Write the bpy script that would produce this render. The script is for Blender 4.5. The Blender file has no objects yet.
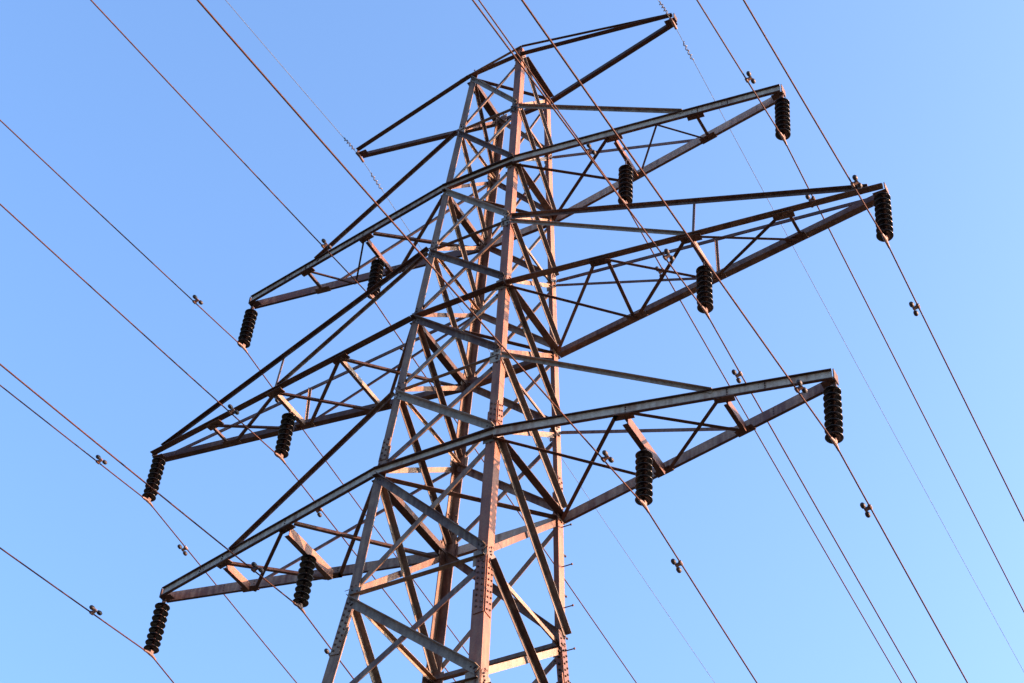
import bpy, math, random
from mathutils import Vector as V, Matrix
random.seed(7)
R = math.radians
sc = bpy.context.scene
COL = sc.collection
Z0 = 18.28                                   # height of the lowest cross-arms above the ground

# ------------------------------------------------------------------ camera
cam_d = bpy.data.cameras.new('camera')
cam = bpy.data.objects.new('camera', cam_d); COL.objects.link(cam)
yaw, pitch, roll, fpx = -0.569978, 0.797526, 0.0829551, 1659.866
f = V((math.sin(yaw)*math.cos(pitch), math.cos(yaw)*math.cos(pitch), math.sin(pitch)))
r = V((math.cos(yaw), -math.sin(yaw), 0)); u = r.cross(f)
r2 = math.cos(roll)*r + math.sin(roll)*u; u2 = -math.sin(roll)*r + math.cos(roll)*u
m = Matrix((r2, u2, -f)).transposed().to_4x4()
m.translation = V((10.99945, -16.33117, -16.6837 + Z0))
cam.matrix_world = m
cam_d.sensor_width = 36; cam_d.lens = fpx*36/1024
cam_d.clip_start = .1; cam_d.clip_end = 20000
sc.camera = cam

# ------------------------------------------------------------------ sky, sun, exposure
SUN_EL, SUN_AZ = 15.5, 29.0                    # SUN_AZ measured from +X towards +Y
w = bpy.data.worlds.new('World'); sc.world = w; w.use_nodes = True
nt = w.node_tree; bg = nt.nodes['Background']
sky = nt.nodes.new('ShaderNodeTexSky'); sky.sky_type = 'NISHITA'; sky.sun_disc = False
sky.sun_elevation = R(SUN_EL); sky.sun_rotation = R(90 - SUN_AZ)
sky.altitude = 0; sky.air_density = 1.0; sky.dust_density = 5.0; sky.ozone_density = 4.5
nt.links.new(sky.outputs[0], bg.inputs[0]); bg.inputs[1].default_value = 0.15
sd = bpy.data.lights.new('sun', 'SUN'); sun = bpy.data.objects.new('sun', sd); COL.objects.link(sun)
sd.energy = 3.8; sd.angle = R(.5); sd.color = (1, .50, .28)
dirv = V((math.cos(R(SUN_AZ))*math.cos(R(SUN_EL)), math.sin(R(SUN_AZ))*math.cos(R(SUN_EL)), math.sin(R(SUN_EL))))
sun.rotation_euler = dirv.to_track_quat('Z', 'Y').to_euler()
sun.location = dirv*200
sc.view_settings.view_transform = 'Standard'; sc.view_settings.look = 'None'
sc.view_settings.exposure = 2.15; sc.view_settings.gamma = 1; sc.view_settings.use_curve_mapping = False

# ------------------------------------------------------------------ materials
def mat(name, cols, rough=.6, metal=0., scale=2.2, rnd=.25, streak=.42, bump=.08, fine=35, spec=.4):
    """weathered metal: three base colours mixed by patchy noise, vertical streaks, tone varying member by member"""
    M = bpy.data.materials.new(name); M.use_nodes = True
    n = M.node_tree.nodes; L = M.node_tree.links; b = n['Principled BSDF']
    tc = n.new('ShaderNodeNewGeometry'); oi = n.new('ShaderNodeObjectInfo')
    n1 = n.new('ShaderNodeTexNoise'); n1.inputs['Scale'].default_value = scale; n1.inputs['Detail'].default_value = 7
    n1.inputs['Roughness'].default_value = .68
    L.new(tc.outputs['Position'], n1.inputs['Vector'])
    mp = n.new('ShaderNodeMapping'); mp.inputs['Scale'].default_value = (14, 14, 1.3)
    L.new(tc.outputs['Position'], mp.inputs['Vector'])
    n2 = n.new('ShaderNodeTexNoise'); n2.inputs['Scale'].default_value = 1; n2.inputs['Detail'].default_value = 4
    L.new(mp.outputs[0], n2.inputs['Vector'])
    def math_(op, a, bb):
        q = n.new('ShaderNodeMath'); q.operation = op
        for i, v in enumerate((a, bb)):
            if isinstance(v, (int, float)): q.inputs[i].default_value = v
            else: L.new(v, q.inputs[i])
        return q.outputs[0]
    s = math_('ADD', math_('MULTIPLY', n1.outputs['Fac'], 1-streak), math_('MULTIPLY', n2.outputs['Fac'], streak))
    s = math_('ADD', s, math_('MULTIPLY', math_('SUBTRACT', oi.outputs['Random'], .5), rnd))
    cr = n.new('ShaderNodeValToRGB'); L.new(s, cr.inputs[0])
    e = cr.color_ramp.elements; e[0].position = .36; e[0].color = (*cols[0], 1); e[1].position = .66; e[1].color = (*cols[2], 1)
    q = e.new(.5); q.color = (*cols[1], 1)
    n3 = n.new('ShaderNodeTexNoise'); n3.inputs['Scale'].default_value = fine; n3.inputs['Detail'].default_value = 3
    L.new(tc.outputs['Position'], n3.inputs['Vector'])
    mx = n.new('ShaderNodeMix'); mx.data_type = 'RGBA'; mx.blend_type = 'MULTIPLY'; mx.inputs[0].default_value = .5
    L.new(cr.outputs[0], mx.inputs[6])
    r3 = n.new('ShaderNodeMapRange'); r3.inputs[1].default_value = .3; r3.inputs[2].default_value = .7
    r3.inputs[3].default_value = .55; r3.inputs[4].default_value = 1.25
    L.new(n3.outputs['Fac'], r3.inputs[0]); L.new(r3.outputs[0], mx.inputs[7])
    L.new(mx.outputs[2], b.inputs['Base Color'])
    rr = n.new('ShaderNodeMapRange'); rr.inputs[3].default_value = rough-.15; rr.inputs[4].default_value = rough+.15
    L.new(n1.outputs['Fac'], rr.inputs[0]); L.new(rr.outputs[0], b.inputs['Roughness'])
    b.inputs['Metallic'].default_value = metal; b.inputs['Specular IOR Level'].default_value = spec
    bp = n.new('ShaderNodeBump'); bp.inputs['Strength'].default_value = bump; bp.inputs['Distance'].default_value = .01
    L.new(n3.outputs['Fac'], bp.inputs['Height']); L.new(bp.outputs[0], b.inputs['Normal'])
    return M
M = {
 'leg':   mat('weathered_leg_steel', ((.08, .028, .015), (.175, .096, .056), (.23, .165, .115))),
 'redleg': mat('red_rusted_leg_steel', ((.075, .019, .009), (.18, .058, .028), (.205, .098, .056))),
 'zinc':  mat('grey_galvanised_steel', ((.085, .036, .024), (.19, .135, .098), (.29, .235, .185)), rnd=.3),
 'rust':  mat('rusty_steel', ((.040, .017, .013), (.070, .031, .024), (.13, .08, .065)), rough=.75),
 'brown': mat('browned_brace_steel', ((.055, .030, .022), (.11, .082, .066), (.16, .135, .118)), rnd=.3),
 'chord': mat('grey_channel_steel', ((.21, .12, .08), (.37, .30, .235), (.44, .385, .32)), rnd=.1, scale=1.4),
 'bolt':  mat('dark_rusted_bolts', ((.03, .015, .012), (.06, .025, .02), (.10, .05, .04)), rough=.8),
 'glaze': mat('brown_glazed_porcelain', ((.006, .004, .005), (.009, .006, .007), (.014, .009, .009)), rough=.24, rnd=.1, bump=.02),
 'cap':   mat('rusted_insulator_caps', ((.06, .025, .02), (.12, .06, .05), (.19, .12, .105)), rough=.6),
 'wire':  mat('weathered_aluminium_conductor', ((.034, .010, .005), (.058, .018, .009), (.085, .031, .018)), spec=.12, rough=.6, rnd=.05, scale=.6, fine=8, bump=0),
 'ewire': mat('bright_steel_earth_wire', ((.10, .10, .096), (.125, .125, .12), (.15, .15, .145)), spec=.15, rough=.7, rnd=.05, scale=.6, fine=8, bump=0),
 'spiral': mat('pale_plastic_spiral', ((.08, .055, .05), (.14, .11, .10), (.21, .18, .165)), rough=.5),
 'lead':  mat('dark_cast_damper_weight', ((.014, .011, .014), (.024, .018, .021), (.045, .03, .028)), rough=.6),
 'concrete': mat('footing_concrete', ((.26, .25, .23), (.32, .31, .29), (.4, .38, .35)), rough=.9, rnd=.1),
}

# ------------------------------------------------------------------ mesh helpers
class MB:
    def __init__(s): s.v = []; s.f = []; s.mi = []
    def add(s, vs, fs, mi=0):
        o = len(s.v); s.v += [tuple(x) for x in vs]
        for q in fs: s.f.append([i+o for i in q]); s.mi.append(mi)
        return s
    def build(s, name, mats, parent=None, smooth=False, origin=None):
        me = bpy.data.meshes.new(name)
        vs = s.v if origin is None else [tuple(V(x)-V(origin)) for x in s.v]
        me.from_pydata(vs, [], s.f); me.update()
        for q in (mats if isinstance(mats, (list, tuple)) else [mats]): me.materials.append(M[q])
        me.polygons.foreach_set('material_index', s.mi)
        if smooth: me.polygons.foreach_set('use_smooth', [True]*len(me.polygons))
        o = bpy.data.objects.new(name, me); COL.objects.link(o)
        if origin is not None: o.location = origin
        if parent is not None: o.parent = parent
        return o

def frame(p0, p1, a, b):
    ax = (p1-p0).normalized(); a = V(a); a = (a-ax*a.dot(ax)).normalized()
    bb = ax.cross(a)
    if bb.dot(V(b)) < 0: bb = -bb
    return ax, a, bb
def sweep(mb, pts, frames, prof, mi=0):
    n = len(prof); vs = []; fs = []
    for p, (a, b), pr in zip(pts, frames, [prof]*len(pts)):
        vs += [p+a*x+b*y for x, y in pr]
    for k in range(len(pts)-1):
        for i in range(n):
            j = (i+1) % n; fs.append([k*n+i, k*n+j, (k+1)*n+j, (k+1)*n+i])
    fs.append(list(range(n))[::-1]); fs.append([(len(pts)-1)*n+i for i in range(n)])
    # wind outwards
    ax = (pts[1]-pts[0]).normalized()
    if frames[0][0].cross(frames[0][1]).dot(ax) < 0: fs = [q[::-1] for q in fs]
    mb.add(vs, fs, mi)
def angle(mb, p0, p1, a, b, wa, wb=None, t=.009, mi=0):
    """L section, heel on the line p0-p1, flanges wa along a and wb along b"""
    p0, p1 = V(p0), V(p1); wb = wb or wa
    ax, a, b = frame(p0, p1, a, b)
    sweep(mb, [p0, p1], [(a, b)]*2, [(0, 0), (wa, 0), (wa, t), (t, t), (t, wb), (0, wb)], mi)
def channel(mb, p0, p1, web, fl, h, bf, t=.012, mi=0, lip=None):
    """C section, web centred on the line p0-p1, flanges pointing along fl"""
    p0, p1 = V(p0), V(p1); ax, a, b = frame(p0, p1, web, fl); k = h/2
    sweep(mb, [p0, p1], [(a, b)]*2, [(-k, 0), (k, 0), (k, bf), (k-t, bf), (k-t, t), (-k+t, t), (-k+t, bf), (-k, bf)], mi)
    if lip is not None:                      # flanges in rust tone to paint in underside shade, cleaner web
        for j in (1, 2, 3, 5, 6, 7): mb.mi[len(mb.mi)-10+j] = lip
def box(mb, c, X, Y, Z, mi=0):
    c = V(c); X, Y, Z = V(X), V(Y), V(Z)
    vs = [c+X*i+Y*j+Z*k for i in (-1, 1) for j in (-1, 1) for k in (-1, 1)]
    fs = [[0, 1, 3, 2], [4, 6, 7, 5], [0, 4, 5, 1], [2, 3, 7, 6], [0, 2, 6, 4], [1, 5, 7, 3]]
    if X.cross(Y).dot(Z) < 0: fs = [q[::-1] for q in fs]
    mb.add(vs, fs, mi)
def lathe(mb, base, axis, prof, n=20, mi=0):
    base, axis = V(base), V(axis).normalized()
    a = axis.orthogonal().normalized(); b = axis.cross(a); vs = []; fs = []
    for rr, h in prof:
        for i in range(n):
            t = 2*math.pi*i/n; vs.append(base+axis*h+(a*math.cos(t)+b*math.sin(t))*rr)
    for k in range(len(prof)-1):
        for i in range(n):
            j = (i+1) % n; fs.append([k*n+i, k*n+j, (k+1)*n+j, (k+1)*n+i])
    fs.append(list(range(n))[::-1]); fs.append([(len(prof)-1)*n+i for i in range(n)])
    mb.add(vs, fs, mi)
def cyl(mb, p0, p1, rad, n=10, mi=0):
    p0, p1 = V(p0), V(p1); lathe(mb, p0, p1-p0, [(rad, 0), (rad, (p1-p0).length)], n, mi)
def tube(mb, pts, rad, n=8, mi=0):
    vs = []; fs = []; pts = [V(p) for p in pts]
    for k, p in enumerate(pts):
        t = (pts[min(k+1, len(pts)-1)]-pts[max(k-1, 0)]).normalized()
        a = t.cross(V((1, 0, 0.3))).normalized(); b = t.cross(a)
        for i in range(n):
            q = 2*math.pi*i/n; vs.append(p+(a*math.cos(q)+b*math.sin(q))*rad)
    for k in range(len(pts)-1):
        for i in range(n):
            j = (i+1) % n; fs.append([k*n+i, k*n+j, (k+1)*n+j, (k+1)*n+i])
    fs.append(list(range(n))[::-1]); fs.append([(len(pts)-1)*n+i for i in range(n)])
    mb.add(vs, fs, mi)
def bolt(mb, p, nrm, rad=.017, h=.016, mi=0): cyl(mb, V(p)-V(nrm)*.004, V(p)+V(nrm)*h, rad, 6, mi)
def tag(o, label, cat, group=None):
    o['label'] = label; o['category'] = cat
    if group: o['group'] = group
    return o
def empty(name, loc):
    o = bpy.data.objects.new(name, None); COL.objects.link(o); o.location = loc; o.empty_display_size = .3
    return o

# ------------------------------------------------------------------ ground
def grass_material():
    g = bpy.data.materials.new('meadow_grass'); g.use_nodes = True
    n = g.node_tree.nodes; L = g.node_tree.links; b = n['Principled BSDF']
    t = n.new('ShaderNodeNewGeometry'); q = n.new('ShaderNodeTexNoise'); q.inputs['Scale'].default_value = .35; q.inputs['Detail'].default_value = 9
    L.new(t.outputs['Position'], q.inputs['Vector'])
    c = n.new('ShaderNodeValToRGB'); c.color_ramp.elements[0].color = (.018, .022, .012, 1); c.color_ramp.elements[1].color = (.045, .045, .026, 1)
    L.new(q.outputs['Fac'], c.inputs[0]); L.new(c.outputs[0], b.inputs['Base Color']); b.inputs['Roughness'].default_value = .95
    return g
M['grass'] = grass_material()
gb = MB(); S = 6000; gb.add([(-S, -S, 0), (S, -S, 0), (S, S, 0), (-S, S, 0)], [[0, 1, 2, 3]])
gr = gb.build('ground', 'grass'); gr['kind'] = 'structure'

# ------------------------------------------------------------------ lattice tower
LZ = [10.757, 8.908, 7.085, 5.328, 3.592, 1.786, 0.0, -2.379, -4.55, -8.2, -12.6, -18.2]
LW = [.584, .667, .748, .826, .904, .984, 1.064, 1.155, 1.325, 1.62, 1.86, 2.32]
NL = len(LZ)
Z = [z+Z0 for z in LZ]
def P(i, sx, sy): return V((sx*LW[i], sy*LW[i], Z[i]))
def Pz(z, sx, sy):                            # corner line at height z (above the arm datum)
    for i in range(NL-1):
        if LZ[i] >= z >= LZ[i+1]:
            t = (LZ[i]-z)/(LZ[i]-LZ[i+1]); return P(i, sx, sy).lerp(P(i+1, sx, sy), t)
    d = (P(0, sx, sy)-P(1, sx, sy)); return P(0, sx, sy)+d*((z-LZ[0])/(LZ[0]-LZ[1]))
tower = empty('lattice_tower', (0, 0, 0))
tag(tower, 'tall rusty grey lattice steel transmission tower with three tiers of cross-arms', 'pylon')
ORI = None
def part(mb, name, mats, parent, label=None, smooth=False):
    o = mb.build(name, mats, parent, smooth)
    if label: o['label'] = label
    return o

# legs ---------------------------------------------------------------
UP = V((0, 0, 1))
for sx, sy in ((1, -1), (-1, -1), (1, 1), (-1, 1)):
    mb = MB()
    top = 10.757 + (.30 if (sx, sy) == (1, -1) else .05)
    # sections (from, to, flange): heavier lower down, the next section lapping inside at each splice
    for (za, zb, wd) in ((top, .55, .145), (.55, -2.95, .17), (-2.95, -18.2, .195)):
        zs = [za]+[z for z in LZ if zb < z < za and LZ.index(z) in (6, 7, 8, 9, 10)]+[zb]
        for q0, q1 in zip(zs[:-1], zs[1:]):
            angle(mb, Pz(q0, sx, sy), Pz(q1, sx, sy), (-sx, 0, 0), (0, -sy, 0), wd, wd, .016)
    LEGMB = mb
    # small bolt groups where the braces land
    for i in range(0, 9):
        for tang, nrm in ((V((-sx, 0, 0)), V((0, sy, 0))), (V((0, -sy, 0)), V((sx, 0, 0)))):
            for k in (-.16, -.08, .1, .17):
                p = P(i, sx, sy)+tang*(.05+.03*random.random()); p.z += k
                p.x += sx*0; bolt(mb, p+nrm*.014, nrm, .015, .014, 1)
    lm = 'redleg' if sx > 0 else 'leg'
    leg = part(LEGMB, 'leg', [lm, 'bolt'], tower)
    for zc, hh, wd in ((.50, .23, .145), (-2.90, .52, .17)):
        mb = MB()
        a = Pz(zc-hh, sx, sy); b = Pz(zc+hh, sx, sy); ax = (b-a).normalized(); c = (a+b)/2
        for tang, nrm in ((V((-sx, 0, 0)), V((0, sy, 0))), (V((0, -sy, 0)), V((sx, 0, 0)))):
            tang = (tang-ax*tang.dot(ax)).normalized(); nn = ax.cross(tang).normalized(); nn = nn if nn.dot(nrm) > 0 else -nn
            box(mb, c+tang*(wd*.5)+nn*.006, ax*hh, tang*wd*.46, nn*.007)
            rows = 4 if zc > 0 else 9
            for k in range(rows):
                for col in (.27, .73):
                    for side in (1, -1):
                        off = .013 if side > 0 else -.022
                        bolt(mb, c+tang*(wd*(col+random.uniform(-.02, .02)))+ax*hh*random.uniform(.97, 1.03)*(-.86+1.72*(k+(.4 if col > .5 else 0))/(rows-.6))+nn*off, nn*side, .017, .016, 1)
        part(mb, 'splice_plate', [lm, 'bolt'], leg)
    if (sx, sy) == (1, 1):
        k = 0; z = -.25
        while z > -15.5:
            p = Pz(z, sx, sy); mb = MB(); dirn = V((1, 0, 0)) if k % 2 == 0 else V((0, 1, 0))
            p = p+(V((0, -.06, 0)) if k % 2 == 0 else V((-.06, 0, 0)))
            cyl(mb, p-dirn*.02, p+dirn*.16, .009, 8); cyl(mb, p+dirn*.155, p+dirn*.175, .017, 8)
            part(mb, 'step_bolt', 'bolt', leg); k += 1; z -= .38
    mb = MB(); p = P(NL-1, sx, sy)
    box(mb, (p.x, p.y, .2), (.45, 0, 0), (0, .45, 0), (0, 0, .25)); box(mb, (p.x, p.y, .47), (.25, 0, 0), (0, .25, 0), (0, 0, .04))
    part(mb, 'footing', 'concrete', tower)

# face bracing ---------------------------------------------------------
FACES = [((-1, -1), (1, -1), V((0, -1, 0))), ((1, -1), (1, 1), V((1, 0, 0))),
         ((-1, 1), (1, 1), V((0, 1, 0))), ((-1, -1), (-1, 1), V((-1, 0, 0)))]
for A, B, nrm in FACES:
    side = abs(nrm.x) > .5
    for i in range(NL-1):
        wd = .06+.006*i if i < 8 else .11
        ta = (P(i, *B)-P(i, *A)).normalized()
        def brace(p0, p1, off, out, sz, mname):
            d = (p1-p0).normalized()
            p0 = p0+d*.03+nrm*off; p1 = p1-d*.03+nrm*off
            dn = nrm.cross(d); dn = dn if dn.z < 0 else -dn       # in-plane, downwards
            mb = MB(); shift = -dn*sz*.5
            angle(mb, p0+shift, p1+shift, dn, nrm*out, sz, sz*.95, .008)
            for q in (p0+d*.06, p0+d*.13, p1-d*.06, p1-d*.13):
                bolt(mb, q+nrm*(.008 if out > 0 else .004)*out*-1, nrm, .014, .024, 1)
            part(mb, 'diagonal_brace', [mname, 'bolt'], tower)
        # falling bar bolted outside the legs, rising bar inside
        near = nrm.y < 0 or nrm.x > 0
        brace(P(i, *A)-UP*.07+ta*.01, P(i+1, *B)+UP*.10-ta*.03, *((.012, 1) if near else (-.030, -1)), wd+(.004 if side else .018), 'brown' if side else 'zinc')
        brace(P(i+1, *A)+UP*.12+ta*.05, P(i, *B)-UP*.12-ta*.05, *((-.030, -1) if near else (.012, 1)), wd, 'leg' if side else ('zinc' if i % 3 else 'leg'))
    for i in range(9):                           # plates at the joints
        for C_, sg in ((A, 1), (B, -1)):
            c = P(i, *C_); ax = (P(i+1, *C_)-c).normalized(); tg = (P(i, *B)-P(i, *A)).normalized()*sg
            tg = (tg-ax*tg.dot(ax)).normalized(); nn = ax.cross(tg); nn = nn if nn.dot(nrm) > 0 else -nn
            hw = .075+.004*i; mb = MB(); cc = c+tg*(hw+.012)+nn*.005
            box(mb, cc, ax*(.11+.005*i), tg*hw, nn*.004)
            for q in (-.6, -.15, .3, .7):
                bolt(mb, cc+ax*(.11*q)+tg*hw*random.choice((-.5, -.3, .45))+nn*.006, nn, .015, .016, 1)
            part(mb, 'gusset_plate', [random.choice(('leg', 'zinc', 'brown')), 'bolt'], tower)
    for i in range(NL-1):
        a, b = P(i, *A), P(i, *B); d = (b-a).normalized()
        if side and i in (0, 2, 4, 6):
            mb = MB()                                   # wide beam carrying the roots of the cross-arms
            h = .13 if i != 0 else .15
            angle(mb, a+d*.05-nrm*.03-UP*.06, b-d*.05-nrm*.03-UP*.06, nrm, UP, h, h*.8, .011)
            part(mb, 'cross_beam', 'rust', tower)
        elif not side and i in (2, 4, 6):
            mb = MB()
            if i == 4: angle(mb, a-nrm*.02-UP*.06, b-nrm*.02-UP*.06, nrm, UP, .12, .12, .012)
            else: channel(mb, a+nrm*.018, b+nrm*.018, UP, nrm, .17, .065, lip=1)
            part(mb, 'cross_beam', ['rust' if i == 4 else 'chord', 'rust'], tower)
        elif not side and i == 0:
            mb = MB(); angle(mb, a+nrm*.02-UP*.05, b+nrm*.02-UP*.05, nrm, UP, .09, .09, .01)
            part(mb, 'cross_beam', 'rust', tower)
        elif not (nrm.y > 0 and i < 7):
            mb = MB(); s = .05 if i < 7 else .07
            if side: angle(mb, a+d*.03-nrm*.055, b-d*.03-nrm*.055, -UP, -nrm, s, s, .007)
            else: angle(mb, a+d*.03-nrm*.035, b-d*.03-nrm*.035, nrm, UP, s*1.2, s, .008)
            part(mb, 'horizontal_strut', 'leg' if side else 'brown', tower)
# plan bracing at the arm levels
for i in (0, 2, 4, 6):
    mb = MB(); a, b = P(i, -1, -1), P(i, 1, 1); d = (b-a).normalized()
    pw = .10 if i == 6 else .075; angle(mb, a+d*.1-UP*.09, b-d*.1-UP*.09, d.cross(UP), UP, pw, .06, .009); part(mb, 'plan_brace', 'rust', tower)

# cross-arms -----------------------------------------------------------
def lin(p, q, t): return V(p).lerp(V(q), t)
def bar(name, parent, p0, p1, a, b, s, mname, s2=None, t=.007):
    mb = MB(); angle(mb, p0, p1, a, b, s, s2, t); return part(mb, name, mname, parent)
def gusset(parent, c, X, hx, hy, dz, mname='rust'):
    mb = MB(); X = V(X); X.z = 0; X.normalize(); Y = UP.cross(X)
    box(mb, V(c)+UP*dz, X*hx, Y*hy, UP*.006)
    for i in (-.6, 0, .6): bolt(mb, V(c)+UP*(dz-.006)+X*hx*i, -UP, .015, .014, 1)
    part(mb, 'gusset_plate', [mname, 'bolt'], parent)
ARM = {0: 3.665, 2: 5.665, 4: 7.145, 6: 6.01}
def arm(i, s):
    L = ARM[i]; tip = V((s*L, 0, Z[i])); kind = 'channel' if i in (2, 6) else 'angle'
    # 'first' is the chord nearest the camera on the right arm; the arms are the same piece turned half round
    roots = {-1: P(i, s, -1), 1: P(i, s, 1)}
    mb = MB(); ends = {}
    for y in (-1, 1):
        rt = roots[y]; tp = tip+V((-s*.05, y*.055, 0)); ends[y] = (rt, tp)
        if kind == 'channel':
            h = .19 if i == 2 else .185
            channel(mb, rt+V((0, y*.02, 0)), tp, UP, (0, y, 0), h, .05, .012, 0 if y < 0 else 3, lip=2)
        elif i == 4:
            angle(mb, rt+V((0, -y*.02, -.06)), tp+V((0, 0, -.05)), (0, y, 0), UP, .118, .12, .012)
        else:
            angle(mb, rt+V((0, y*.02, -.05)), tp+V((0, 0, -.03)), (0, y, 0), UP, .09, .085, .01)
    # tip: end plate and hanging lug
    eh = {0: .06, 2: .092, 4: .06, 6: .092}[i]
    box(mb, tip+V((-s*.02, 0, .0)), (.008, 0, 0), (0, .085 if i else .07, 0), (0, 0, eh), 9)
    box(mb, tip+V((-s*.12, 0, -eh*.9 if i in (2, 6) else -.072)), (.11, 0, 0), (0, .06, 0), (0, 0, .006), 9)
    if i: box(mb, tip+V((-s*.06, 0, -eh-.03)), (.035, 0, 0), (0, .008, 0), (0, 0, .06), 9)
    mname = {0: 'rust', 2: 'chord', 4: 'rust', 6: 'chord'}[i]
    for t in (.39, .69, .8):
        for y in (-1, 1):
            p = lin(*ends[y], t)
            for k in (-.05, 0.0, .05) if kind == 'channel' else ():
                for dx in (-.05, .05): bolt(mb, p+V((dx, y*.015, k)), (0, y, 0), .012, .012, 1)
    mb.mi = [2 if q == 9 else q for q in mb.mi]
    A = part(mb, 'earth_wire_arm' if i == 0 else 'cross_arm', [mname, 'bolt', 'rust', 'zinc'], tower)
    zb = -.098 if i in (2, 6) else -.075           # underside of chords
    def F(t, dz=0): return lin(*ends[-1 if s > 0 else 1], t)+V((0, 0, zb+dz))
    def B(t, dz=0): return lin(*ends[1 if s > 0 else -1], t)+V((0, 0, zb+dz))
    # F is the front chord on the right arm, the back chord on the left arm (half-turn symmetry)
    sx = V((1, 0, 0))
    if i == 0: 
        q = Pz(10.757+.29, 1, -1)+V((0, -.01, 0))
        e = tip+V((-s*.1, -.03, .09)) if s > 0 else P(0, -1, -1)+V((-.25, .03, .06))
        bar('tie', A, q, e, (0, -1, 0), UP, .05, 'leg' if s < 0 else 'rust')
        return A, None
    def lace(p, q, sz, mname='rust'):
        d = (q-p).normalized(); bar('lacing_brace', A, p-d*.045, q+d*.045, d.cross(UP), UP, sz, mname, sz*.8)
    def beam(p, q, h, fl, mname):
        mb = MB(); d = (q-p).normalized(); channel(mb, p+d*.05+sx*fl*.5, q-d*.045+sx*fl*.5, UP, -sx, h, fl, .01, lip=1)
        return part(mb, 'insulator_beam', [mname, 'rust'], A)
    up = i-1
    if i in (2, 6):
        tt = .385 if i == 2 else .393
        bp, bq = F(tt), B(tt)
        beam(bp-UP*.03, bq-UP*.03, *((.10, .06) if i == 2 else (.18, .09)), 'redleg')
        # root bay: crossed
        lace(B(0, -.01), F(tt-.02, -.01), .06, 'rust'); lace(F(0, -.03), B(tt-.05, -.03), .06, 'rust')
        if i == 2:
            lace(B(tt+.015, -.012), F(.548, -.012), .035); lace(F(.555, -.025), B(.68, -.025), .035)
            lace(F(.688), B(.688), .055)
        else:
            lace(F(tt+.03, -.012), B(.68, -.012), .06); lace(B(tt+.03, -.035), F(.675, -.035), .055)
            beam(F(.69), B(.69), .14, .07, 'redleg')
        for t in (tt, .69):
            gusset(A, F(t), F(1)-F(0), .15, .065, -.004); gusset(A, B(t), B(1)-B(0), .15, .065, -.004)
        # ties up to the next node of the legs
        for y in (-1, 1):
            rt = Pz(LZ[up], s, y); e = lin(*ends[y], .648 if i == 2 else .66)+V((0, y*.03, .085))
            bar('tie', A, rt+V((s*.02, -y*.0, .0)), e, (0, y, 0), -UP, .065, 'zinc' if y < 0 else 'rust')
        hang = lin(bp, bq, .5)+UP*(-.03-(.05 if i == 2 else .08))
    else:
        t1, t2, t3 = .262, .507, .748
        lace(B(0, -.01), F(t1-.01, -.01), .055); lace(F(0, -.035), B(t1-.01, -.035), .055)
        if s > 0: lace(F(t1+.015), B(t1-.015), .06)
        else: beam(F(t1), B(t1), .09, .06, 'leg')
        lace(B(t1+.01, -.01), F(t2-.01, -.01), .06); lace(F(t1+.02, -.035), B(t2-.01, -.035), .05)
        bp, bq = F(t2), B(t2); beam(bp, bq, .10, .065, 'leg')
        lace(B(t2+.01, -.01), F(t3-.005, -.01), .055); lace(F(t2+.02, -.035), B(t3-.005, -.035), .045)
        lace(F(t3+.01), B(t3+.01), .05)
        for t in (t1, t2, t3):
            gusset(A, F(t), F(1)-F(0), .17, .075, -.004); gusset(A, B(t), B(1)-B(0), .17, .075, -.004)
        for y in (-1, 1):
            rt = Pz(LZ[up], s, y)
            e1 = lin(*ends[y], .965)+V((0, y*.02, .06)); e2 = lin(*ends[y], t2-.01)+V((0, y*.03, .04))
            bar('tie', A, rt+V((s*.02, 0, .08)), e1, (0, y, 0), -UP, .07, 'rust')
            bar('tie', A, rt+V((s*.02, 0, -.04)), e2, (0, y, 0), -UP, .055, 'zinc' if y < 0 else 'rust')
            tpt = lin(rt+V((s*.02, 0, .08)), e1, .5); 
            c = lin(*ends[y], t2+.005)+V((0, y*.03, .05)); k = (c.x-rt.x)/(e1.x-rt.x)
            q = lin(rt+V((s*.02, 0, .08)), e1, k)
            bar('hanger', A, q-UP*.03, c, (1, 0, 0), (0, -y, 0), .045, 'leg' if s < 0 else 'rust')
        hang = lin(bp, bq, .5)+UP*(-.05)
    return A, hang
hangs = {}
for i in (0, 2, 4, 6):
    for s in (-1, 1):
        A, h = arm(i, s)
        side = 'left' if s < 0 else 'right'
        tier = {0: 'earth wire', 2: 'top', 4: 'middle', 6: 'bottom'}[i]
        A['label'] = {0: 'short dark %s arm at the tower peak carrying the earth wire', 2: 'grey %s cross-arm of the top tier',
                      4: 'dark rusty %s cross-arm of the middle tier, the longest', 6: 'grey %s cross-arm of the bottom tier'}[i] % side
        if i:
            hangs[(i, s, 'tip')] = V((s*(ARM[i]-.06), 0, Z[i]-.17)); hangs[(i, s, 'inner')] = h

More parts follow.
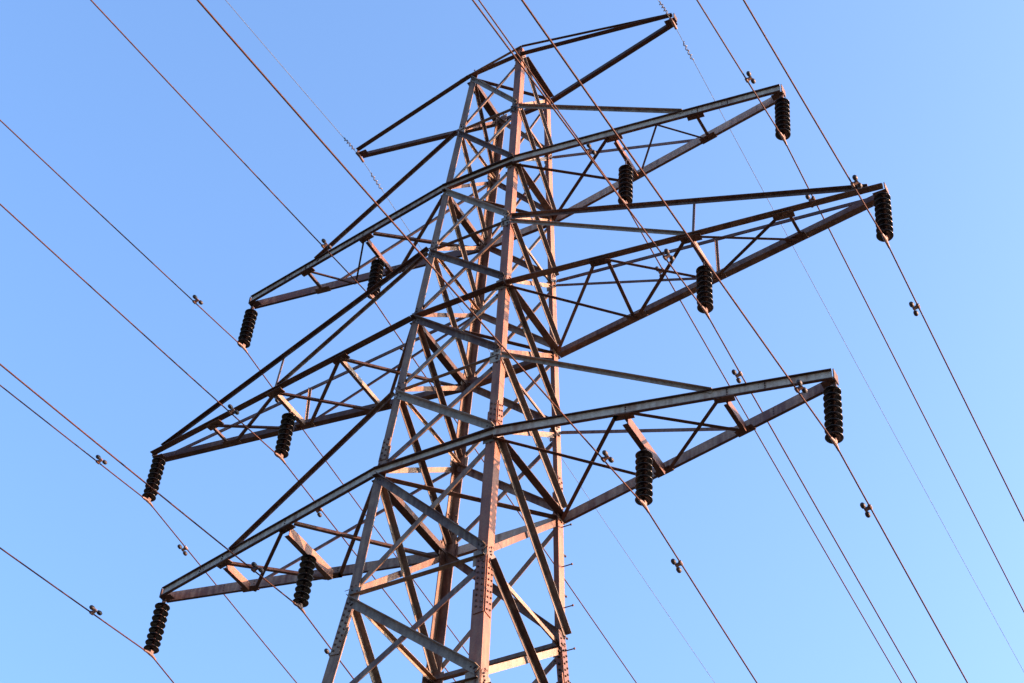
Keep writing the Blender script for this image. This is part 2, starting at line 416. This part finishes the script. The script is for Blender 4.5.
# ------------------------------------------------------------------ insulators
TIER = {2: 'top', 4: 'middle', 6: 'bottom'}
DISC = [(.020, .0), (.036, -.002), (.042, -.010), (.044, -.042), (.060, -.050), (.095, -.058), (.124, -.070), (.130, -.077), (.126, -.083),
        (.108, -.080), (.100, -.090), (.090, -.080), (.074, -.090), (.062, -.080), (.036, -.082), (.018, -.088)]
NDISC, PITCH = 8, .1215
disc_me = None
def insulator(p, bottom_z, where, cat='insulator'):
    global disc_me
    root = empty('insulator_string', p)
    tag(root, where, cat, 'insulator strings hanging from the cross-arms')
    tot = p.z-bottom_z; d0 = tot-NDISC*PITCH-.05
    mb = MB()                                               # shackle and ball link
    cyl(mb, (0, 0, .02), (0, 0, -d0), .014, 8); lathe(mb, (0, 0, 0), (0, 0, 1), [(.03, -.02), (.034, 0), (.03, .02)], 10)
    part(mb, 'shackle', 'cap', root)
    for k in range(NDISC):
        z = -d0-k*PITCH
        if disc_me is None:
            mb = MB(); lathe(mb, (0, 0, 0), (0, 0, 1), DISC[::-1], 28)
            mb.mi = [0]*len(mb.f)
            nseg = len(DISC)-1
            for ring in range(nseg):                         # ring index counted from the pin upwards
                if ring >= nseg-2:
                    for q in range(28): mb.mi[ring*28+q] = 1
            cyl(mb, (0, 0, -.08), (0, 0, -PITCH-.004), .015, 8, 1)
            o = mb.build('disc', ['glaze', 'cap'], root, True); disc_me = o.data
        else:
            o = bpy.data.objects.new('disc', disc_me); COL.objects.link(o); o.parent = root
        o.location = (random.uniform(-.003, .003), random.uniform(-.003, .003), z)
    zb = -tot+.05
    mb = MB(); cyl(mb, (0, 0, zb), (0, 0, -tot+.015), .018, 8)
    part(mb, 'ball_eye', 'cap', root)
    mb = MB()                                               # boat-shaped suspension clamp round the conductor
    prof = []
    for k in range(9):
        y = -.15+.3*k/8; hh = .032-.014*abs(y)/.15
        prof.append((V((0, y, -tot-.05*(y/.15)**2*.5+.005)), hh))
    n = 10; vs = []; fs = []
    for c, hh in prof:
        for j in range(n):
            t = 2*math.pi*j/n; vs.append(c+V((math.cos(t)*hh*.9, 0, math.sin(t)*hh)))
    for k in range(8):
        for j in range(n):
            q = (j+1) % n; fs.append([k*n+j, k*n+q, (k+1)*n+q, (k+1)*n+j])
    fs += [list(range(n))[::-1], [8*n+j for j in range(n)]]
    mb.add(vs, fs); box(mb, (0, 0, -tot+.035), (.03, 0, 0), (0, .035, 0), (0, 0, .03))
    part(mb, 'suspension_clamp', 'cap', root)
    return root

# conductors: (tier, side, place): clamp height, azimuth and slope of the near and of the far span
W = {
 (2, -1, 'tip'):   (5.81, -.0266, .0877, .0287, .2135), (2, -1, 'inner'): (5.78, -.0256, .0827, .0301, .2091),
 (4, -1, 'tip'):   (2.44, -.0268, .0905, .0309, .2028), (4, -1, 'inner'): (2.36, -.0247, .0785, .0353, .1864),
 (6, -1, 'tip'):   (-1.20, -.0256, .0834, .0250, .2327), (6, -1, 'inner'): (-1.19, -.0253, .0828, .0249, .2299),
 (2, 1, 'tip'):    (5.80, -.0257, .0824, .0228, .2210), (2, 1, 'inner'):  (5.66, -.0186, .0661, .0275, .2182),
 (4, 1, 'tip'):    (2.45, -.0230, .0786, .0239, .2188), (4, 1, 'inner'):  (2.27, -.0274, .0868, .0270, .2168),
 (6, 1, 'tip'):    (-1.21, -.0238, .0743, .0291, .2126), (6, 1, 'inner'):  (-1.27, -.0247, .0830, .0301, .2097),
}
WX = {(2, 1, 'tip'): 5.56, (2, -1, 'tip'): -5.59, (4, 1, 'tip'): 6.99, (4, -1, 'tip'): -6.99, (6, 1, 'tip'): 5.87, (6, -1, 'tip'): -5.95}
CURV = .001
def wpt(p, az, k, sg, s): return V((p.x+math.sin(az)*s, p.y+sg*math.cos(az)*s, p.z-k*s+CURV*s*s))
SS = [150*(j/70.)**2.2 for j in range(71)]
def span(p, w):
    a = [wpt(p, w[0], w[1], -1, s) for s in SS[:0:-1]]; b = [wpt(p, w[2], w[3], 1, s) for s in SS]
    return a+b
HOWSIDE = {'tip': 'tip', 'inner': 'middle'}
def damper(c, d, side):
    """Stockbridge damper: clamp on the wire, short messenger cable beside it with a weight at each end"""
    root = empty('vibration_damper', c)
    off = V((side*.072, 0, side*.03)); d = V(d).normalized()
    mb = MB(); box(mb, off*.45, off.normalized()*.055, d*.022, d.cross(off).normalized()*.02); cyl(mb, -d*.035, d*.035, .026, 10)
    part(mb, 'clamp', 'cap', root)
    mb = MB(); cyl(mb, off-d*.11, off+d*.11, .008, 6); part(mb, 'messenger_cable', 'lead', root)
    for q in (-1, 1):
        mb = MB(); lathe(mb, off+d*q*.04, d*q, [(.012, 0), (.030, .010), (.036, .035), (.035, .068), (.024, .088)], 12)
        part(mb, 'weight', 'lead', root, smooth=True)
    return root
SKIPD = {(6, -1, 'tip', 1)}
DS = {(2, -1, 'tip'): (1.46, 1.20), (2, -1, 'inner'): (1.55, 1.22), (4, -1, 'tip'): (1.34, 1.17), (4, -1, 'inner'): (1.42, 1.25),
      (6, -1, 'tip'): (1.41, 1.2), (6, -1, 'inner'): (1.18, .98), (2, 1, 'tip'): (1.42, 1.22), (2, 1, 'inner'): (1.37, 1.42),
      (4, 1, 'tip'): (1.28, 1.24), (4, 1, 'inner'): (1.37, 1.24), (6, 1, 'tip'): (1.27, 1.18), (6, 1, 'inner'): (1.21, 1.14)}
for key, (zb, a0, k0, a1, k1) in W.items():
    i, s, pl = key; side = 'left' if s < 0 else 'right'
    h = hangs[key].copy()
    if pl == 'tip': h.x = WX[key]
    place = ('at the tip' if pl == 'tip' else 'at mid-length') + ' of the %s %s cross-arm' % (side, TIER[i])
    if pl == 'tip' and s > 0: h.x += .05
    ins = insulator(h, zb+Z0, 'dark ribbed insulator hanging '+place)
    if pl == 'tip' and s > 0: ins.rotation_euler.y = .05/(h.z-zb-Z0); h.x -= .05
    p = V((h.x, h.y, zb+Z0))
    mb = MB(); tube(mb, span(p, (a0, k0, a1, k1)), .0118, 8)
    o = part(mb, 'power_conductor', 'wire', None, smooth=True)
    tag(o, 'rusty power line held under the insulator '+place, 'power line', 'power conductors')
    for sg, az, k in ((-1, a0, k0), (1, a1, k1)):
        if key+(sg,) in SKIPD: continue
        sl = DS[key][0 if sg < 0 else 1]
        c = wpt(p, az, k, sg, sl); d = wpt(p, az, k, sg, sl+.1)-c
        q = damper(c, d, 1 if sg < 0 else -1)
        tag(q, 'small damper %s the insulator %s' % ('up-left of' if sg < 0 else 'down-right of', place), 'damper', 'vibration dampers on the power lines')
# earth wires
for s, (a0, k0, a1, k1) in ((-1, (-.0219, .0705, .0350, .2022)), (1, (-.0300, .0950, .0318, .2128))):
    side = 'left' if s < 0 else 'right'
    p = V((s*3.60, 0, Z[0]-.16))
    mb = MB(); tube(mb, span(p, (a0, k0, a1, k1)), .0055, 6)
    o = part(mb, 'earth_wire', 'ewire', None, smooth=True)
    tag(o, 'very thin pale earth wire carried by the %s arm at the tower peak' % side, 'earth wire', 'earth wires')
    c = empty('earth_wire_clamp', p); tag(c, 'small suspension clamp holding the thin earth wire under the %s peak arm' % side, 'clamp', 'earth wire clamps')
    mb = MB(); cyl(mb, (0, 0, .10), (0, 0, 0), .014, 8); part(mb, 'hanger_link', 'cap', c)
    mb = MB(); tube(mb, [wpt(V((0, 0, 0)), a0, k0, -1, .13), V((0, 0, .005)), wpt(V((0, 0, 0)), a1, k1, 1, .13)], .028, 10); part(mb, 'clamp_body', 'cap', c, smooth=True)
    for sg, az, k in ((-1, a0, k0), (1, a1, k1)):
        for sb, ln in (((.22, .36),) if sg < 0 else ((.42, .42),)):
            mb = MB(); pts = []
            for j in range(70):
                t = j/69.; q = wpt(p, az, k, sg, sb+ln*t); ph = t*2*math.pi*4.2
                rr = .026 if .12 < t < .88 else .016
                pts.append(q+V((math.cos(ph)*rr, 0, math.sin(ph)*rr)))
            tube(mb, pts, .0095, 6)
            o = part(mb, 'spiral_damper', 'spiral', None, smooth=True)
            tag(o, 'pale twisted spiral wrapped on the earth wire %s the %s peak arm' % ('before' if sg < 0 else 'beyond', side), 'spiral damper', 'spiral dampers')
